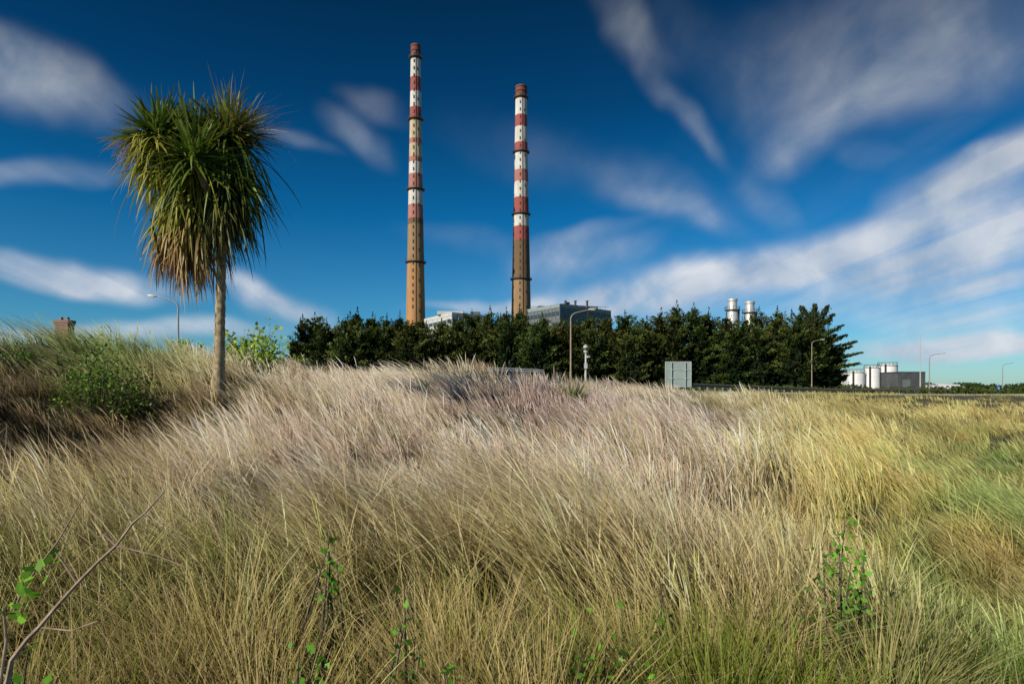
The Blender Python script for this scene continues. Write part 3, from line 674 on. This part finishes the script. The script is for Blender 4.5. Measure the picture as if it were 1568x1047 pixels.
def guard(name,pxs_,d0,d1,mat=alu,hgt=.72):
    mb=MB(); n_=len(pxs_); pts=[]
    for i,p in enumerate(pxs_):
        d=d0+(d1-d0)*i/(n_-1); x=X(p,d); z=T(x,d); pts.append((x,d,z+hgt)); mb.box((x,d+.12,z+hgt/2-.1),(.1,.12,hgt+.2),pole)
    for a,b_ in zip(pts[:-1],pts[1:]):
        b0=len(mb.v); m_=mb.mi(mat)
        for (p) in(a,b_):
            for dz,dy in((.09,0),(.06,-.07),(.02,-.07),(0,0),(-.02,0),(-.06,-.07),(-.12,-.07),(-.16,0)): mb.v.append((p[0],p[1]+dy,p[2]+dz))
        for k in range(7): mb.f.append((b0+k,b0+k+1,b0+k+9,b0+k+8)); mb.m.append(m_)
    mb.make(name)
guard("guard_rail",list(np.linspace(728,832,9)),43,46,hgt=1.05)
guard("guard_rail",list(np.linspace(1060,1520,40)),47,88,mat=poler,hgt=.62)
mb=MB()
for p in (560,568,577,590): d=40;x=X(p,d);z=T(x,d);mb.box((x,d,z+.45),(.12,.12,1.0),conc); mb.box((x,d,z+.97),(.08,.08,.06),conc)
mb.make("fence_posts")

# ---------------------------------------------------------------- sun + sky
el=math.radians(28); sv=Vector((-.74*math.cos(el),-.67*math.cos(el),math.sin(el))).normalized()
sun=bpy.data.lights.new("sun","SUN"); sun.energy=5.0; sun.angle=math.radians(.5); sun.color=(1,.91,.76)
so=bpy.data.objects.new("sun",sun); link(so); so.rotation_euler=sv.to_track_quat('Z','Y').to_euler()
w=bpy.data.worlds.new("World"); scene.world=w; w.use_nodes=True; nt=w.node_tree; N_=nt.nodes; L=nt.links.new
bg=N_["Background"]; bg.inputs[1].default_value=.1
sky=N_.new("ShaderNodeTexSky"); sky.sky_type='NISHITA'; sky.sun_disc=False; sky.sun_elevation=math.asin(sv.z); sky.sun_rotation=math.atan2(sv.x,sv.y); sky.air_density=1.0; sky.dust_density=.4; sky.ozone_density=2.5
def M(op,a,b=None,c=None,clamp=False):
    nd=N_.new("ShaderNodeMath"); nd.operation=op; nd.use_clamp=clamp
    for i,v in enumerate((a,b,c)):
        if v is None: continue
        if isinstance(v,(int,float)): nd.inputs[i].default_value=v
        else: L(v,nd.inputs[i])
    return nd.outputs[0]
tc=N_.new("ShaderNodeTexCoord"); sx=N_.new("ShaderNodeSeparateXYZ"); L(tc.outputs["Generated"],sx.inputs[0])
dx,dy,dz=sx.outputs
az=M('ARCTAN2',dx,dy); elv=M('ARCSINE',dz)
cx=N_.new("ShaderNodeCombineXYZ"); L(az,cx.inputs[0]); L(elv,cx.inputs[1])
zc=M('ADD',M('MAXIMUM',dz,0.0),.10)
pl_=N_.new("ShaderNodeCombineXYZ"); L(M('DIVIDE',M('ADD',dx,.12),zc),pl_.inputs[0]); L(M('MULTIPLY',M('DIVIDE',dy,zc),.10),pl_.inputs[1])
def noise(vec,scale,detail=5,rough=.55,dist=0):
    nd=N_.new("ShaderNodeTexNoise"); nd.inputs["Scale"].default_value=scale; nd.inputs["Detail"].default_value=detail; nd.inputs["Roughness"].default_value=rough; nd.inputs["Distortion"].default_value=dist; L(vec,nd.inputs["Vector"]); return nd
nw=noise(cx.outputs[0],4.5,3,.5)
vs=N_.new("ShaderNodeVectorMath"); vs.operation='SUBTRACT'; L(nw.outputs["Color"],vs.inputs[0]); vs.inputs[1].default_value=(.5,.5,.5)
vm=N_.new("ShaderNodeVectorMath"); vm.operation='MULTIPLY'; L(vs.outputs[0],vm.inputs[0]); vm.inputs[1].default_value=(.18,.08,0)
va=N_.new("ShaderNodeVectorMath"); va.operation='ADD'; L(vm.outputs[0],va.inputs[0]); L(cx.outputs[0],va.inputs[1])
warp=va.outputs[0]
def azel(px,py):
    a=math.atan((px-CX)/F); e=math.atan((HY-py)/F*math.cos(a)); return a,e
strokes=[(-60,60,185,165,34,.85),(-30,30,60,70,14,.35),(-60,255,140,270,12,.4),(-60,380,240,442,14,.95),(-20,402,120,430,9,.5),(345,425,500,488,19,.75),(120,492,440,508,13,.55),(-40,505,160,492,9,.45),
 (425,208,470,228,10,.25),(510,190,560,235,22,.42),(545,148,592,168,18,.30),(700,200,900,260,34,.08),(880,245,1090,335,28,.22),(960,300,1090,350,16,.28),
 (820,408,960,382,22,.55),(840,375,940,350,12,.35),(830,468,1060,440,16,.9),(1000,445,1240,398,25,1.0),(1180,412,1400,376,31,1.0),(1340,390,1640,335,38,1.0),
 (1400,310,1600,215,26,.95),(1460,245,1500,232,10,.45),(930,5,1005,75,26,.5),(1005,130,1075,225,18,.5),(1040,10,1180,190,36,.24),(1150,60,1330,170,40,.26),(1200,235,1400,115,28,.55),(1250,45,1650,25,65,.46),(1330,120,1600,60,38,.26),
 (1130,290,1200,330,22,.2),(1320,528,1640,514,15,1.0),(1440,440,1600,425,12,.5),(850,455,1500,435,40,.38),(690,470,800,465,8,.75),(640,360,780,385,16,.12),(1330,235,1380,245,14,.18),(1350,485,1600,470,20,.35)]
acc=None
for (x1,y1,x2,y2,wd,it) in strokes:
    a1,e1=azel(x1,y1);a2,e2=azel(x2,y2); L_=math.hypot(a2-a1,e2-e1)/2; ang=math.atan2(e2-e1,a2-a1)
    mp=N_.new("ShaderNodeMapping"); mp.vector_type='TEXTURE'; mp.inputs["Location"].default_value=((a1+a2)/2,(e1+e2)/2,0); mp.inputs["Rotation"].default_value=(0,0,ang)
    mp.inputs["Scale"].default_value=(L_*1.5+.02,wd/F*1.55,1); L(warp,mp.inputs[0])
    ln=N_.new("ShaderNodeVectorMath"); ln.operation='LENGTH'; L(mp.outputs[0],ln.inputs[0])
    mr=N_.new("ShaderNodeMapRange"); mr.interpolation_type='SMOOTHERSTEP'; mr.inputs[1].default_value=1.3; mr.inputs[2].default_value=.0; mr.inputs[3].default_value=0; mr.inputs[4].default_value=it; L(ln.outputs["Value"],mr.inputs[0])
    acc=mr.outputs[0] if acc is None else M('ADD',acc,M('MULTIPLY',mr.outputs[0],M('SUBTRACT',1.0,acc)))
nf=noise(pl_.outputs[0],3.4,4,.5,.15); nf2=noise(warp,8,5,.52)
mod=M('SUBTRACT',M('ADD',M('MULTIPLY',nf.outputs[0],2.0),M('MULTIPLY',nf2.outputs[0],1.2)),.64)
lowm=M('SUBTRACT',1.0,M('MULTIPLY',elv,2.2),clamp=True)
mod=M('ADD',mod,M('MULTIPLY',lowm,.22))
dens=M('MULTIPLY',acc,mod,clamp=True)
rightm=M('MULTIPLY',M('ADD',M('MULTIPLY',az,1.2),-.10,clamp=True),1.0)
cir=M('MULTIPLY',M('MULTIPLY',M('MULTIPLY',M('SUBTRACT',nf.outputs[0],.40),1.4,clamp=True),.40,clamp=True),rightm)
dens=M('MAXIMUM',dens,cir)
dens=M('MULTIPLY',M('POWER',M('MINIMUM',dens,1.0),1.2),.93)
cr=N_.new("ShaderNodeValToRGB"); L(M('DIVIDE',elv,1.0,clamp=True),cr.inputs[0]); E=cr.color_ramp.elements
E[0].position=0; E[0].color=(.52,.80,.98,1); E[1].position=.62; E[1].color=(.008,.13,.22,1)
e=cr.color_ramp.elements.new(.10); e.color=(.20,.64,.92,1); e=cr.color_ramp.elements.new(.26); e.color=(.025,.45,.75,1); e=cr.color_ramp.elements.new(.42); e.color=(.010,.25,.44,1)
mt=N_.new("ShaderNodeMix"); mt.data_type='RGBA'; mt.blend_type='MULTIPLY'; mt.inputs[0].default_value=1; L(sky.outputs[0],mt.inputs[6]); L(cr.outputs[0],mt.inputs[7])
cc_=N_.new("ShaderNodeMix"); cc_.data_type='RGBA'; L(M('MULTIPLY',M('SUBTRACT',nf2.outputs[0],.36),2.6,clamp=True),cc_.inputs[0]); cc_.inputs[6].default_value=(3.6,4.6,6.0,1); cc_.inputs[7].default_value=(8.0,8.1,8.4,1)
dk=N_.new("ShaderNodeMapRange"); dk.inputs[1].default_value=.20; dk.inputs[2].default_value=.56; dk.inputs[3].default_value=1.0; dk.inputs[4].default_value=.42; L(elv,dk.inputs[0])
cs=N_.new("ShaderNodeVectorMath"); cs.operation='SCALE'; L(cc_.outputs[2],cs.inputs[0]); L(dk.outputs[0],cs.inputs["Scale"])
mx=N_.new("ShaderNodeMix"); mx.data_type='RGBA'; L(dens,mx.inputs[0]); L(mt.outputs[2],mx.inputs[6]); L(cs.outputs[0],mx.inputs[7])
L(mx.outputs[2],bg.inputs[0])

# ---------------------------------------------------------------- camera
cam=bpy.data.cameras.new("camera"); co_=bpy.data.objects.new("camera",cam); link(co_); co_.location=(0,0,EYE); co_.rotation_euler=(math.pi/2,0,0)
cam.lens=22; cam.sensor_width=36; cam.shift_y=(HY-523.5)/1568; cam.clip_start=.05; cam.clip_end=20000
scene.camera=co_
scene.view_settings.view_transform='Standard'; scene.view_settings.look='None'; scene.view_settings.exposure=0
